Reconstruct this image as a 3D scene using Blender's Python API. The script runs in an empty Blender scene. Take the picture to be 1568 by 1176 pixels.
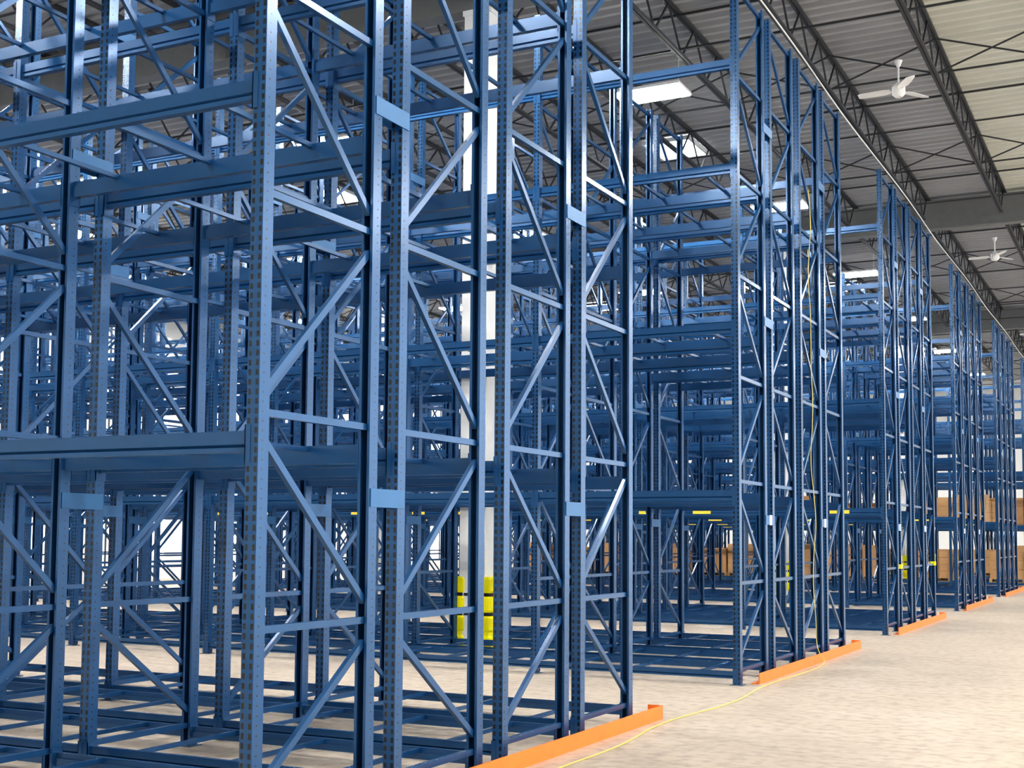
import bpy, math, random, bmesh
from mathutils import Vector, Matrix
random.seed(4)
S = bpy.context.scene
S.view_settings.view_transform = 'Standard'
S.view_settings.exposure = -0.12
for lk in ('Medium High Contrast', 'Standard - Medium High Contrast'):
    try:
        S.view_settings.look = lk; break
    except Exception: pass

# ---------------------------------------------------------------- materials
def newmat(name):
    m = bpy.data.materials.new(name); m.use_nodes = True
    nt = m.node_tree; b = nt.nodes['Principled BSDF']
    return m, nt, b
def mth(nt, op, a, b=None, c=None):
    n = nt.nodes.new('ShaderNodeMath'); n.operation = op
    for i, v in enumerate((a, b, c)):
        if v is None: continue
        if isinstance(v, (int, float)): n.inputs[i].default_value = v
        else: nt.links.new(v, n.inputs[i])
    return n.outputs[0]
def mixc(nt, fac, a, b):
    n = nt.nodes.new('ShaderNodeMix'); n.data_type = 'RGBA'
    if isinstance(fac, (int, float)): n.inputs[0].default_value = fac
    else: nt.links.new(fac, n.inputs[0])
    for idx, v in ((6, a), (7, b)):
        if isinstance(v, tuple): n.inputs[idx].default_value = (*v, 1)
        else: nt.links.new(v, n.inputs[idx])
    return n.outputs[2]
def noise(nt, scale, detail=4, vec=None):
    n = nt.nodes.new('ShaderNodeTexNoise'); n.inputs['Scale'].default_value = scale
    n.inputs['Detail'].default_value = detail
    if vec is not None: nt.links.new(vec, n.inputs['Vector'])
    return n.outputs['Fac']
def objc(nt):
    return nt.nodes.new('ShaderNodeTexCoord').outputs['Object']
def simple(name, col, rough=0.5, metal=0.0, var=0.12, scale=6.0):
    m, nt, b = newmat(name)
    f = noise(nt, scale, 4, objc(nt))
    c = mixc(nt, f, tuple(x*(1-var) for x in col), tuple(min(1, x*(1+var)) for x in col))
    nt.links.new(c, b.inputs['Base Color'])
    b.inputs['Roughness'].default_value = rough; b.inputs['Metallic'].default_value = metal
    return m

BLUE = (0.015, 0.088, 0.225)
def blue_mat(name, kind):
    m, nt, b = newmat(name)
    f = noise(nt, 3.0, 3, objc(nt))
    c = mixc(nt, f, tuple(x*0.85 for x in BLUE), tuple(x*1.15 for x in BLUE))
    if kind:
        uv = nt.nodes.new('ShaderNodeUVMap').outputs[0]
        s = nt.nodes.new('ShaderNodeSeparateXYZ'); nt.links.new(uv, s.inputs[0])
        u, v = s.outputs[0], s.outputs[1]
        fr = mth(nt, 'FRACT', mth(nt, 'DIVIDE', v, 0.0508))
        dv = mth(nt, 'MULTIPLY', mth(nt, 'SUBTRACT', fr, 0.5), 0.0508)
        if kind == 'web':
            au = mth(nt, 'ABSOLUTE', u)
            du = mth(nt, 'ABSOLUTE', mth(nt, 'SUBTRACT', au, 0.024))
            h = mth(nt, 'MULTIPLY', mth(nt, 'LESS_THAN', du, 0.009), mth(nt, 'LESS_THAN', mth(nt, 'ABSOLUTE', dv), 0.015))
        else:
            du = mth(nt, 'SUBTRACT', u, 0.035)
            d2 = mth(nt, 'ADD', mth(nt, 'MULTIPLY', du, du), mth(nt, 'MULTIPLY', dv, dv))
            h = mth(nt, 'LESS_THAN', d2, 0.0055**2)
        c = mixc(nt, h, c, (0.003, 0.006, 0.012))
        mm = mth(nt, 'MULTIPLY', mth(nt, 'SUBTRACT', 1.0, h), 0.30)
        nt.links.new(mm, b.inputs['Metallic'])
    else:
        b.inputs['Metallic'].default_value = 0.30
    nt.links.new(c, b.inputs['Base Color'])
    b.inputs['Roughness'].default_value = 0.25
    b.inputs['Specular IOR Level'].default_value = 0.8
    return m
M_BLUE = blue_mat('blue_powder_coat', None)
M_WEB = blue_mat('blue_upright_slotted_web', 'web')
M_FLG = blue_mat('blue_upright_punched_flange', 'flange')
M_SPC = simple('blue_spacer_plate', (0.04, 0.15, 0.33), 0.35, 0.2)
M_GALV = simple('galvanised_foot', (0.10, 0.16, 0.25), 0.45, 0.4)
M_ORANGE = simple('orange_guard_paint', (1.0, 0.23, 0.03), 0.5)
M_YEL = simple('yellow_plastic', (1.0, 0.86, 0.0), 0.4)
M_YLAB = simple('yellow_label', (0.9, 0.7, 0.08), 0.5)
M_BLK = simple('black_strap', (0.01, 0.01, 0.01), 0.5)
M_WHITE = simple('white_paint', (0.88, 0.88, 0.86), 0.5, 0, 0.05)
M_JOIST = simple('grey_steel_paint', (0.05, 0.053, 0.058), 0.6)
M_GIRD = simple('grey_girder_paint', (0.20, 0.205, 0.205), 0.6)
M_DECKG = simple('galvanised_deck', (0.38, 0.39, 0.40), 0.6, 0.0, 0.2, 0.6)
M_DECKW = simple('cream_deck', (0.68, 0.69, 0.62), 0.6, 0.0, 0.1, 0.6)
M_WALL = simple('white_wall_panel', (0.82, 0.83, 0.82), 0.7, 0, 0.05, 0.5)
M_CART = simple('cardboard', (0.45, 0.27, 0.13), 0.8, 0, 0.25, 1.5)
M_WOOD = simple('pallet_wood', (0.42, 0.28, 0.14), 0.8, 0, 0.25, 5)
M_CORD = simple('yellow_cord', (0.85, 0.68, 0.15), 0.5)
M_ROPE = simple('white_cable', (0.75, 0.75, 0.72), 0.6)

def floor_mat():
    m, nt, b = newmat('concrete_floor')
    o = objc(nt)
    mp = nt.nodes.new('ShaderNodeMapping'); nt.links.new(o, mp.inputs['Vector'])
    mp.inputs['Scale'].default_value = (0.6, 5.0, 1)
    f1 = noise(nt, 0.35, 6, o); f2 = noise(nt, 1.6, 8, mp.outputs[0]); f3 = noise(nt, 9, 8, o)
    f4 = noise(nt, 1.1, 6, o)
    c = mixc(nt, f1, (0.44, 0.365, 0.29), (0.57, 0.485, 0.39))
    c = mixc(nt, mth(nt, 'MULTIPLY', f2, 0.6), c, (0.65, 0.57, 0.475))
    r = nt.nodes.new('ShaderNodeMapRange'); nt.links.new(f3, r.inputs[0])
    r.inputs[1].default_value = 0.45; r.inputs[2].default_value = 0.75
    c = mixc(nt, mth(nt, 'MULTIPLY', r.outputs[0], 0.8), c, (0.28, 0.225, 0.175))
    rs = nt.nodes.new('ShaderNodeMapRange'); nt.links.new(f2, rs.inputs[0])
    rs.inputs[1].default_value = 0.52; rs.inputs[2].default_value = 0.72
    c = mixc(nt, mth(nt, 'MULTIPLY', rs.outputs[0], 0.45), c, (0.34, 0.28, 0.22))
    r2 = nt.nodes.new('ShaderNodeMapRange'); nt.links.new(f4, r2.inputs[0])
    r2.inputs[1].default_value = 0.5; r2.inputs[2].default_value = 0.8
    c = mixc(nt, mth(nt, 'MULTIPLY', r2.outputs[0], 0.5), c, (0.36, 0.30, 0.24))
    s = nt.nodes.new('ShaderNodeSeparateXYZ'); nt.links.new(o, s.inputs[0])
    jx = mth(nt, 'LESS_THAN', mth(nt, 'FRACT', mth(nt, 'DIVIDE', s.outputs[0], 5.0)), 0.0016)
    jy = mth(nt, 'LESS_THAN', mth(nt, 'FRACT', mth(nt, 'DIVIDE', s.outputs[1], 4.265)), 0.0018)
    c = mixc(nt, mth(nt, 'MULTIPLY', mth(nt, 'MAXIMUM', jx, jy), 0.5), c, (0.2, 0.16, 0.13))
    nt.links.new(c, b.inputs['Base Color'])
    nt.links.new(mth(nt, 'MULTIPLY_ADD', f2, 0.3, 0.30), b.inputs['Roughness'])
    bp = nt.nodes.new('ShaderNodeBump'); bp.inputs['Strength'].default_value = 0.15
    nt.links.new(f3, bp.inputs['Height']); nt.links.new(bp.outputs[0], b.inputs['Normal'])
    return m
M_FLOOR = floor_mat()
def emis(name, col, st):
    m, nt, b = newmat(name)
    b.inputs['Base Color'].default_value = (*col, 1)
    b.inputs['Emission Color'].default_value = (*col, 1); b.inputs['Emission Strength'].default_value = st
    return m
M_LED = emis('led_lens', (1.0, 0.97, 0.92), 230)
M_WIN = emis('daylight_glazing', (0.93, 0.97, 1.0), 1.2)
M_SKY = emis('skylight_glazing', (0.95, 0.98, 1.0), 12)

# ---------------------------------------------------------------- mesh builder
class MB:
    def __init__(s): s.v = []; s.f = []; s.m = []; s.uv = []
    def face(s, idx, mat, uv=None):
        s.f.append(idx); s.m.append(mat); s.uv.append(uv or [(0, 0)]*len(idx))
    def box(s, x0, x1, y0, y1, z0, z1, mat=0):
        n = len(s.v)
        s.v += [(x0,y0,z0),(x1,y0,z0),(x1,y1,z0),(x0,y1,z0),(x0,y0,z1),(x1,y0,z1),(x1,y1,z1),(x0,y1,z1)]
        for q in ((3,2,1,0),(4,5,6,7),(0,1,5,4),(1,2,6,5),(2,3,7,6),(3,0,4,7)):
            s.face([n+i for i in q], mat)
    def bar(s, p, q, w, d, mat=0, side=(1,0,0)):
        p = Vector(p); q = Vector(q); a = (q-p).normalized()
        sd = Vector(side); sd = (sd - a*sd.dot(a)).normalized(); u = a.cross(sd)
        n = len(s.v)
        for c in (p, q):
            for i, j in ((-1,-1),(1,-1),(1,1),(-1,1)):
                s.v.append(tuple(c + sd*(d/2*i) + u*(w/2*j)))
        for k in range(4):
            k2 = (k+1) % 4; s.face([n+k, n+k2, n+4+k2, n+4+k], mat)
        s.face([n+3,n+2,n+1,n], mat); s.face([n+4,n+5,n+6,n+7], mat)
    def extr(s, prof, axis, a0, a1, mats, caps=True, uvs=None):
        n = len(s.v); N = len(prof)
        for a in (a0, a1):
            for p in prof:
                s.v.append((p[0], p[1], a) if axis == 'z' else (a, p[0], p[1]))
        for k in range(N):
            k2 = (k+1) % N
            mt = mats[k] if isinstance(mats, list) else mats
            uv = None
            if uvs and uvs[k]:
                ua, ub = uvs[k]; uv = [(ua,a0),(ub,a0),(ub,a1),(ua,a1)]
            s.face([n+k, n+k2, n+N+k2, n+N+k], mt, uv)
        if caps and N <= 8:
            s.face([n+i for i in range(N)][::-1], mats[0] if isinstance(mats, list) else mats)
            s.face([n+N+i for i in range(N)], mats[0] if isinstance(mats, list) else mats)
    def cyl(s, p, q, r0, r1=None, seg=12, mat=0):
        r1 = r0 if r1 is None else r1
        p = Vector(p); q = Vector(q); a = (q-p).normalized()
        t = Vector((1,0,0)) if abs(a.x) < 0.9 else Vector((0,1,0))
        x = a.cross(t).normalized(); y = a.cross(x); n = len(s.v)
        for c, r in ((p, r0), (q, r1)):
            for k in range(seg):
                an = 2*math.pi*k/seg; s.v.append(tuple(c + x*(r*math.cos(an)) + y*(r*math.sin(an))))
        for k in range(seg):
            k2 = (k+1) % seg; s.face([n+k, n+k2, n+seg+k2, n+seg+k], mat)
        s.face([n+k for k in range(seg)][::-1], mat); s.face([n+seg+k for k in range(seg)], mat)
    def mesh(s, name, mats):
        me = bpy.data.meshes.new(name); me.from_pydata(s.v, [], s.f)
        for m in mats: me.materials.append(m)
        me.polygons.foreach_set('material_index', s.m)
        ul = me.uv_layers.new(name='UVMap')
        flat = [c for fuv in s.uv for uv in fuv for c in uv]
        ul.data.foreach_set('uv', flat)
        bm = bmesh.new(); bm.from_mesh(me); bmesh.ops.recalc_face_normals(bm, faces=bm.faces); bm.to_mesh(me); bm.free()
        me.update(); return me
def obj(name, me, loc=(0,0,0), parent=None):
    o = bpy.data.objects.new(name, me); o.location = loc; S.collection.objects.link(o)
    if parent: o.parent = parent
    return o

# ---------------------------------------------------------------- rack
XE = -4.21          # centre of the end-of-row uprights
Y0 = 5.365; PER = 8.53; BAY = 2.49; NB = 9; TOP = 8.05
CEN = [(0.0, 1.05), (1.37, 2.42), (2.80, 3.85), (4.16, 5.21)]
RL = 5.21
LEV = [0.15, 2.16, 4.05, 5.88, 7.10]
HOR = [0.16, 1.12, 2.26, 3.44, 4.60, 5.76, 6.92, 7.96]
W = 0.04; D = 0.088; T = 0.005; L = 0.018
def upright(mb, x, yc, sgn):
    pr = [(-W+L, D), (-W, D), (-W, 0), (W, 0), (W, D), (W-L, D), (W-L, D-T), (W-T, D-T), (W-T, T), (-W+T, T), (-W+T, D-T), (-W+L, D-T)]
    pts = [(x+a, yc + sgn*(b-D/2)) for a, b in pr]
    mats = [0, 2, 1, 2, 0, 0, 0, 0, 0, 0, 0, 0]
    uvs = [None, (D, 0), (-W, W), (0, D)] + [None]*8
    mb.extr(pts, 'z', 0.008, TOP, mats, False, uvs)
    mb.box(x-0.07, x+0.07, yc-0.07, yc+0.07, 0, 0.008, 3)
def beam_prof(y, ztop, sgn):
    h = 0.115 if ztop > 0.5 else 0.08
    p = [(-0.025, ztop), (-0.025, ztop-h*0.62), (-0.012, ztop-h*0.70), (-0.025, ztop-h*0.78), (-0.025, ztop-h), (0.025, ztop-h), (0.025, ztop-0.035), (0.008, ztop-0.035), (0.008, ztop)]
    return [(y + a*(sgn), b) for a, b in p]
mb = MB()
for n in range(NB+1):
    x = -n*BAY
    for i, (a, b) in enumerate(CEN):
        upright(mb, x, a, 1); upright(mb, x, b, -1)
        ya, yb = a+0.03, b-0.03
        for h in HOR:
            mb.bar((x, ya, h), (x, yb, h), 0.04, 0.035, 0)
        for k in range(len(HOR)-1):
            z0, z1 = HOR[k]+0.11, HOR[k+1]-0.13
            up = (k % 2 == 0) ^ (i % 2 == 1)
            p, q = ((x, ya, z0), (x, yb, z1)) if up else ((x, yb, z0), (x, ya, z1))
            mb.bar(p, q, 0.042, 0.03, 0)
    for i in (0, 2):
        for z in (1.84, 4.22, 6.60):
            y1, y2 = CEN[i][1]-0.03, CEN[i+1][0]+0.03
            mb.box(x+0.0405, x+0.046, y1, y2, z-0.055, z+0.055, 4)
            mb.box(x-0.046, x-0.0405, y1, y2, z-0.055, z+0.055, 4)
for n in range(NB):
    xa, xb = -n*BAY-W, -(n+1)*BAY+W
    for fi, (a, b) in enumerate(CEN):
        for li, z in enumerate(LEV):
            top = li == len(LEV)-1
            for y, sg in ((a, 1), (b, -1)):
                if top and not ((fi == 0 and sg == 1) or (fi == 3 and sg == -1)): continue
                mb.extr(beam_prof(y, z, sg), 'x', xb, xa, 0, True)
                yo = y - sg*(D/2+0.004)
                zl = z-0.17 if z > 0.5 else 0.02
                for xx, s2 in ((xa, 1), (xb, -1)):
                    x1, x2 = sorted((xx - s2*0.006, xx + s2*0.030))
                    mb.box(x1, x2, min(yo, yo+sg*0.004), max(yo, yo+sg*0.004), zl, z+0.03, 0)
                    x1, x2 = sorted((xx - s2*0.006, xx))
                    mb.box(x1, x2, y-D/2-0.004, y+D/2+0.004, zl, z+0.03, 0)
            if top: continue
            for j in range(3):
                xc = xb + (xa-xb)*(j+0.5)/3
                mb.box(xc-0.016, xc+0.016, a+0.008, b-0.008, z-0.034, z-0.004, 0)
rack_me = mb.mesh('pallet_rack_row', [M_BLUE, M_WEB, M_FLG, M_GALV, M_SPC])
NR = 7
for k in range(NR):
    obj('pallet_rack', rack_me, (XE, Y0+PER*k, 0))

# orange end-of-row guard rails (angle iron)
mb = MB(); GH = 0.12
pr = [(0.0, 0.0), (0.10, 0.0), (0.10, 0.008), (0.014, 0.008), (0.014, GH), (0.0, GH)]
n = len(mb.v)
for y in (0.2, RL+0.40):
    for p in pr: mb.v.append((-p[0], y, p[1]))
for k in range(6):
    k2 = (k+1) % 6; mb.face([n+k, n+k2, n+6+k2, n+6+k], 0)
mb.face([n+i for i in range(6)], 0); mb.face([n+6+i for i in range(6)][::-1], 0)
mb.box(-0.14, 0.0, RL+0.388, RL+0.40, 0, GH, 0)
for y in (0.8, 2.7, 4.6): mb.cyl((-0.05, y, 0.008), (-0.05, y, 0.02), 0.012, mat=1)
guard_me = mb.mesh('row_end_guard_rail', [M_ORANGE, M_GALV])
for k in range(NR):
    obj('row_end_guard_rail', guard_me, (XE+0.19, Y0+PER*k, 0))

# yellow bay labels on the first beam level
mb = MB(); mb.box(-0.17, 0.17, -0.006, 0, -0.03, 0.03, 0)
lab_me = mb.mesh('bay_label', [M_YLAB])
for k in range(2, 6):
    for n in range(6):
        obj('bay_label', lab_me, (XE-BAY*n-0.75, Y0+PER*k-0.026, 2.095))
        if n % 2: obj('bay_label', lab_me, (XE-BAY*n-1.8, Y0+PER*k-0.026, 2.095))
mb = MB(); mb.box(0, 0.004, -0.05, 0.05, -0.06, 0.06, 0)  # white plates over the spacers, a painted stand-in for light they reflect
glint_me = mb.mesh('spacer_glint', [M_WHITE])
for k in (1, 2, 3):
    for c in (1.21, 4.00):
        obj('spacer_glint', glint_me, (XE+0.047, Y0+PER*k+c, 1.84))
mb = MB()
mb.box(0.046, 0.052, -0.05, 0.05, 0, 0.08, 0); mb.box(-0.05, 0.052, -0.058, -0.052, 0, 0.08, 0)
mb.box(0.046, 0.050, -0.045, -0.01, 0.08, 0.24, 0)
ug = mb.mesh('caution_tape', [M_YEL, M_BLK])
for c in (1.37, 5.21): obj('caution_tape', ug, (XE, Y0+PER*2+c, 1.1))

# ---------------------------------------------------------------- room
YB = 74.0; XL = -33.0; XR = 14.0; YF = -8.0; DECK = 10.35
mb = MB(); mb.box(XL, XR, YF, YB, -0.2, 0.0, 0)
obj('floor', mb.mesh('floor', [M_FLOOR]))
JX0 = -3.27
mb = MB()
for (xa, xb, mt) in ((XL, JX0-0.05, 0), (JX0-0.05, XR, 1)):  # deck colour steps from grey to paler cream at this joist line
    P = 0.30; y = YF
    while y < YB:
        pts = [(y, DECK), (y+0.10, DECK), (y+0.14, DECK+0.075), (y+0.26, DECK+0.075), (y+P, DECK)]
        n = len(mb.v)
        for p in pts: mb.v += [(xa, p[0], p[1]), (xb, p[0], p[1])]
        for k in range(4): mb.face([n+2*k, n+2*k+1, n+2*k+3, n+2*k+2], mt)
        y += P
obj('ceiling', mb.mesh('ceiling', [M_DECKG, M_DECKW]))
mb = MB(); mb.box(XL, XR, YB, YB+0.2, 0, DECK+0.1, 0)
for i in range(10): mb.box(XL+4.6*i+2, XL+4.6*i+2.1, YB-0.03, YB, 0, DECK, 0)
obj('wall_back', mb.mesh('wall_back', [M_WALL]))
mb = MB(); mb.box(XL, XR, YF-0.2, YF, 0, DECK+0.1, 0)
obj('wall_front', mb.mesh('wall_front', [M_WALL]))
mb = MB(); gb = MB()
mb.box(XL-0.2, XL, YF, YB, 9.0, DECK+0.1, 0); mb.box(XL-0.2, XL, YF, YB, 0, 0.5, 0); mb.box(XL-0.2, XL, YF, YB, 4.3, 5.2, 0)
y = YF
while y < YB:
    mb.box(XL-0.2, XL, y, min(y+1.6, YB), 0.5, 9.0, 0)
    y1, y2 = y+1.6, min(y+5.6, YB)
    if y2 > y1:
        for z0, z1 in ((0.5, 4.3), (5.2, 9.0)):
            gb.box(XL-0.12, XL-0.10, y1, y2, z0, z1, 0)
            for q in range(1, 4): 
                yy = y1+(y2-y1)*q/4; gb.box(XL-0.14, XL-0.06, yy-0.03, yy+0.03, z0, z1, 1)
            zz = (z0+z1)/2; gb.box(XL-0.14, XL-0.06, y1, y2, zz-0.03, zz+0.03, 1)
    y += 5.6
obj('wall_left', mb.mesh('wall_left', [M_WALL]))
obj('window_1', gb.mesh('window_1', [M_WIN, M_JOIST]))

# joists
GY = [Y0+PER*k+2.61 for k in (-1, 1, 3, 5, 7)]
mb = MB(); zb, zt = 9.62, DECK-0.03
for gi in range(len(GY)-1):
    ya, yb = GY[gi], GY[gi+1]
    for s2 in (-0.03, 0.03):
        mb.box(s2-0.022, s2+0.022, ya, yb, zt-0.03, zt+0.028, 0)
        mb.box(s2-0.022, s2+0.022, ya+0.7, yb-0.7, zb, zb+0.045, 0)
    N = 26; st = (yb-ya-0.3)/N
    for i in range(N):
        y1 = ya+0.15+i*st; y2 = y1+st
        za, zc = (zt, zb+0.02) if i % 2 == 0 else (zb+0.02, zt)
        mb.bar((0, y1, za), (0, y2, zc), 0.028, 0.028, 0)
jm = mb.mesh('roof_joist', [M_JOIST])
jx = []
x = JX0 + 1.83*8
while x > XL: 
    if x < XR: jx.append(x)
    x -= 1.83
for x in jx: obj('roof_joist', jm, (x, 0, 0))
mb = MB(); y = -1.0
i = 0
while y < YB-2:
    if min(abs(y-g) for g in GY) > 1.0:
        mb.box(XL, XR, y-0.015, y+0.015, zb+0.046, zb+0.076, 0)
        if i % 2 == 0:
            for a, b in zip(jx[:-1], jx[1:]):
                mb.bar((a, y, zb+0.06), (b, y, zt-0.02), 0.025, 0.025, 0, (0,1,0))
                mb.bar((a, y+0.03, zt-0.02), (b, y+0.03, zb+0.06), 0.025, 0.025, 0, (0,1,0))
        else:
            mb.box(XL, XR, y-0.015, y+0.015, zt-0.07, zt-0.035, 0)
    y += 2.95; i += 1
obj('joist_bridging', mb.mesh('joist_bridging', [M_JOIST]))
mb = MB()
mb.box(XL, XR, -0.14, 0.14, 0, 0.025, 0); mb.box(XL, XR, -0.14, 0.14, 0.72, 0.745, 0); mb.box(XL, XR, -0.008, 0.008, 0.02, 0.73, 0)
xx = XL+1
while xx < XR:
    mb.box(xx, xx+0.012, -0.13, 0.13, 0.02, 0.725, 0); xx += 6.1
gm = mb.mesh('roof_girder', [M_GIRD])
for g in GY[1:4]: obj('roof_girder', gm, (0, g, 9.5))
mb = MB()
mb.box(-0.5, 0.5, -0.62, 0.62, 0.03, 0.05, 0)
for a, b, c, d in ((-0.56,-0.5,-0.68,0.68),(0.5,0.56,-0.68,0.68),(-0.5,0.5,-0.68,-0.62),(-0.5,0.5,0.62,0.68)): mb.box(a, b, c, d, 0, 0.08, 1)
sm = mb.mesh('skylight', [M_SKY, M_WHITE])
for y in (10, 26.6, 44, 61):
    for n in (3, 8, 13): obj('skylight', sm, (JX0-1.83*n-0.66, y, DECK-0.1))
mb = MB(); mb.box(-0.21, 0.21, -0.132, 0.132, 0, 9.5, 0)
mb.box(-0.24, 0.24, -0.14, 0.14, 9.42, 9.5, 0)
cm = mb.mesh('building_column', [M_WHITE])
def rrect(hx, hy, r, seg=4):
    out = []
    for cx, cy, a0 in ((hx-r, hy-r, 0), (-hx+r, hy-r, 90), (-hx+r, -hy+r, 180), (hx-r, -hy+r, 270)):
        for k in range(seg+1):
            a = math.radians(a0+90*k/seg); out.append((cx+r*math.cos(a), cy+r*math.sin(a)))
    return out
# two ribbed plastic halves strapped round the column
mb = MB()
zs = [(0.25,0.0),(0.27,0.02),(0.42,0.02),(0.45,0.0),(0.50,0.0),(0.53,0.02),(0.70,0.02),(0.73,0.0),(0.78,0.0),(0.81,0.02),(0.98,0.02),(1.01,0.0),(1.06,0.0),(1.09,0.02),(1.26,0.02),(1.29,0.0)]
for cx in (-0.215, 0.215):
    rings = []
    for z, e in zs:
        n = len(mb.v); pr = rrect(0.095+e, 0.138+e*0.3, 0.055)
        mb.v += [(cx+p[0], p[1], z-0.25) for p in pr]; rings.append((n, len(pr)))
    for r in range(len(rings)-1):
        (n1, N), (n2, _) = rings[r], rings[r+1]
        for k in range(N):
            k2 = (k+1) % N; mb.face([n1+k, n1+k2, n2+k2, n2+k], 1 if r in (7, 11) else 0)
    mb.face([rings[-1][0]+k for k in range(rings[-1][1])], 0); mb.face([rings[0][0]+k for k in range(rings[0][1])][::-1], 0)
for z in (0.505, 0.785):
    mb.box(-0.13, 0.13, -0.141, -0.137, z-0.02, z+0.02, 1); mb.box(-0.13, 0.13, 0.137, 0.141, z-0.02, z+0.02, 1)
pgm = mb.mesh('column_guard', [M_YEL, M_BLK])
for g in GY[1:4]:
    for x in (-8.92, -21.37, 3.57):
        obj('building_column', cm, (x, g, 0))
        obj('column_guard', pgm, (x, g, 0.0))

# ---------------------------------------------------------------- high bay lights
mb = MB()
mb.box(-0.62, 0.62, -0.34, 0.34, 0.02, 0.07, 0)
mb.box(-0.60, 0.60, -0.32, -0.02, 0.0, 0.019, 1); mb.box(-0.60, 0.60, 0.02, 0.32, 0.0, 0.019, 1)
mb.box(-0.2, 0.2, -0.08, 0.08, 0.07, 0.13, 0)
for sx in (-0.5, 0.5): mb.cyl((sx, 0, 0.07), (sx, 0, 0.95), 0.006, seg=6, mat=0)
lm = mb.mesh('added_aisle_light', [M_WHITE, M_LED])
for k in range(-1, 7):
    ya = Y0 + PER*k + RL + (PER-RL)/2
    for x in (-7.8, -14.6, -21.2, -27.9):
        obj('added_aisle_light', lm, (x, ya, 9.40))
for y in (3.0, 14, 25, 40, 55):  # unseen lamps added over the main aisle to brighten rack ends and floor
    for x in (1.6, 8): obj('added_aisle_light', lm, (x, y, 9.40))

# ---------------------------------------------------------------- ceiling fans
mb = MB()
mb.cyl((0,0,0.02), (0,0,0.44), 0.016, seg=10)
mb.cyl((0,0,-0.12), (0,0,-0.07), 0.06, 0.11, 20); mb.cyl((0,0,-0.07), (0,0,0.05), 0.11, 0.11, 20); mb.cyl((0,0,0.05), (0,0,0.12), 0.11, 0.04, 20)
mb.cyl((0,0,0.40), (0,0,0.50), 0.03, 0.07, 16)
for k in range(3):
    R = Matrix.Rotation(math.radians(57+120*k), 3, 'Z')
    def P(a, b, c): return tuple(R @ Vector((a, b, c)))
    mb.bar(P(0.08,0,-0.01), P(0.2,0,-0.01), 0.01, 0.05, 0, R @ Vector((0,1,0)))
    n = len(mb.v); st = [(0.14,0.06),(0.24,0.09),(0.42,0.09),(0.63,0.075),(0.67,0.05)]
    for a, w in st:
        mb.v += [P(a,-w,-0.024), P(a,w,0.004), P(a,w,0.012), P(a,-w,-0.016)]
    for i in range(len(st)-1):
        for j in range(4):
            j2 = (j+1) % 4; mb.face([n+4*i+j, n+4*i+j2, n+4*i+4+j2, n+4*i+4+j], 0)
    mb.face([n+3,n+2,n+1,n], 0); m4 = n+4*(len(st)-1); mb.face([m4,m4+1,m4+2,m4+3], 0)
fm = mb.mesh('ceiling_fan', [M_WHITE])
for x, y in ((-3.72, 21.6), (-3.72, 35.6), (-3.72, 49.6)):
    obj('ceiling_fan', fm, (x, y, 9.13))

# ---------------------------------------------------------------- pallet loads
def load_mesh(nx, ny, nz, bh):
    mb = MB()
    for j in range(5): mb.box(-0.6, 0.6, -0.5+j*0.22, -0.5+j*0.22+0.12, 0.12, 0.14, 1)
    for xx in (-0.6, -0.05, 0.5): mb.box(xx, xx+0.1, -0.5, 0.5, 0.02, 0.12, 1)
    for yy in (-0.5, -0.05, 0.4): mb.box(-0.6, 0.6, yy, yy+0.1, 0, 0.02, 1)
    sx, sy = 1.16/nx, 0.98/ny
    for i in range(nx):
        for j in range(ny):
            for k in range(nz):
                g = 0.008
                mb.box(-0.58+i*sx+g, -0.58+(i+1)*sx-g, -0.49+j*sy+g, -0.49+(j+1)*sy-g, 0.141+k*bh, 0.141+(k+1)*bh-g, 0)
    return mb.mesh('pallet_load', [M_CART, M_WOOD])
lms = [load_mesh(3, 2, 3, 0.32), load_mesh(2, 2, 3, 0.38), load_mesh(3, 3, 4, 0.24)]
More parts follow.
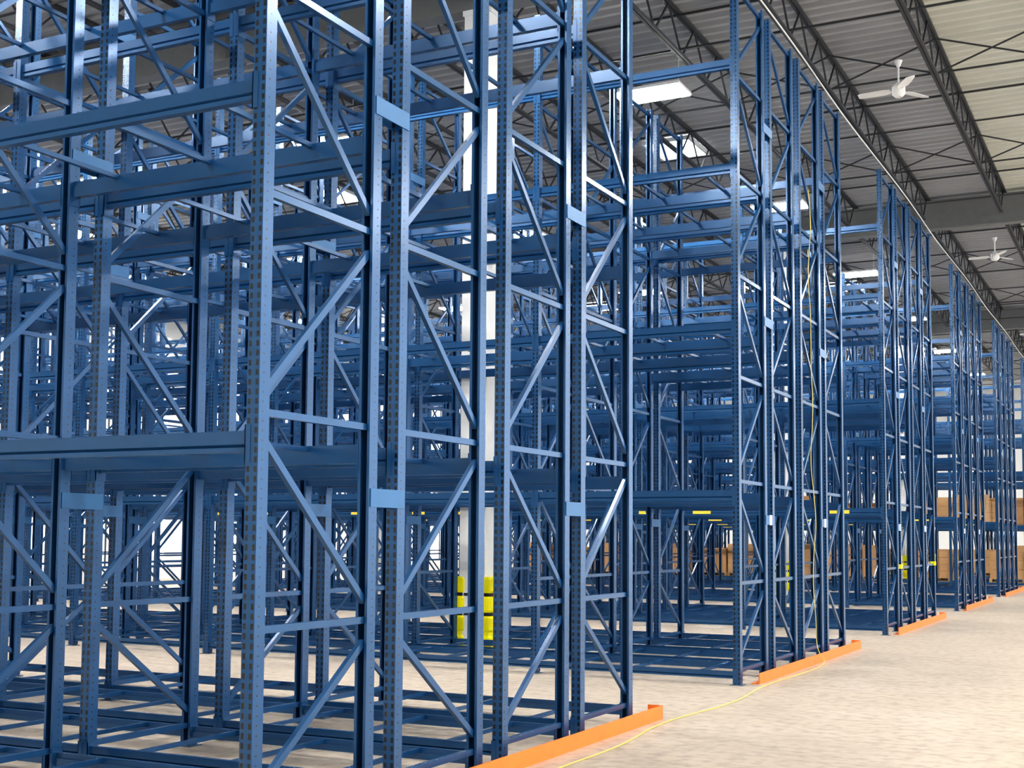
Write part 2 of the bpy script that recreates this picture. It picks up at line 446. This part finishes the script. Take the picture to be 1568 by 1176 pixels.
for k, p in ((5, 0.3), (6, 0.5)):
    for n in range(0, 8):
        for ci, (a, b) in enumerate(CEN[:2]):
            for li, z in enumerate(LEV[:2]):
                for h in (0.62, 1.84):
                    if random.random() < p:
                        obj('pallet_load', random.choice(lms), (XE-BAY*n-h, Y0+PER*k+(a+b)/2, z+0.001))

# ---------------------------------------------------------------- cords
def curve(name, pts, r, mat):
    c = bpy.data.curves.new(name, 'CURVE'); c.dimensions = '3D'; c.bevel_depth = r; c.bevel_resolution = 2
    s = c.splines.new('NURBS'); s.points.add(len(pts)-1)
    for i, p in enumerate(pts): s.points[i].co = (*p, 1)
    s.use_endpoint_u = True; s.order_u = 3
    c.materials.append(mat); return obj(name, c)
yc = Y0+PER+3.0
pts = []
for i in range(16):
    z = 6.3 - i*0.41
    pts.append((XE+0.10+0.02*math.sin(i*1.9), yc+0.07*math.sin(i*1.3)+0.012*i, max(z, 0.12)))
pts += [(XE+0.32, yc-0.1, 0.02), (XE+0.35, yc-1.2, 0.008), (XE+0.25, yc-3.0, 0.008), (XE+0.45, yc-4.5, 0.008), (XE+0.25, yc-6.2, 0.008), (XE+0.45, yc-7.5, 0.008), (XE+0.40, yc-8.8, 0.008), (XE+0.5, yc-11, 0.008)]
curve('extension_cord', pts, 0.005, M_CORD)
pts = [(XE+0.02, Y0-1+i*3.0, 8.16+0.05*math.sin(i*2.1)) for i in range(22)]
curve('guide_cable', pts, 0.010, M_ROPE)

# ---------------------------------------------------------------- light & camera
w = bpy.data.worlds.new('World'); S.world = w; w.use_nodes = True
bg = w.node_tree.nodes['Background']; bg.inputs[0].default_value = (0.92, 0.96, 1.0, 1); bg.inputs[1].default_value = 2.5

F = 2500.0; A = math.atan(1265/F); PITCH = math.radians(4.1)
cd = bpy.data.cameras.new('camera'); cd.sensor_width = 36; cd.lens = F/2000*36; cd.clip_end = 300
cd.shift_y = (300 - F*math.tan(PITCH))/2000
cam = obj('camera', cd)
cam.matrix_world = Matrix.Translation((0, 0, 1.61)) @ Matrix.Rotation(A, 4, 'Z') @ Matrix.Rotation(math.radians(90)+PITCH, 4, 'X') @ Matrix.Rotation(math.radians(0.4), 4, 'Z')
S.camera = cam
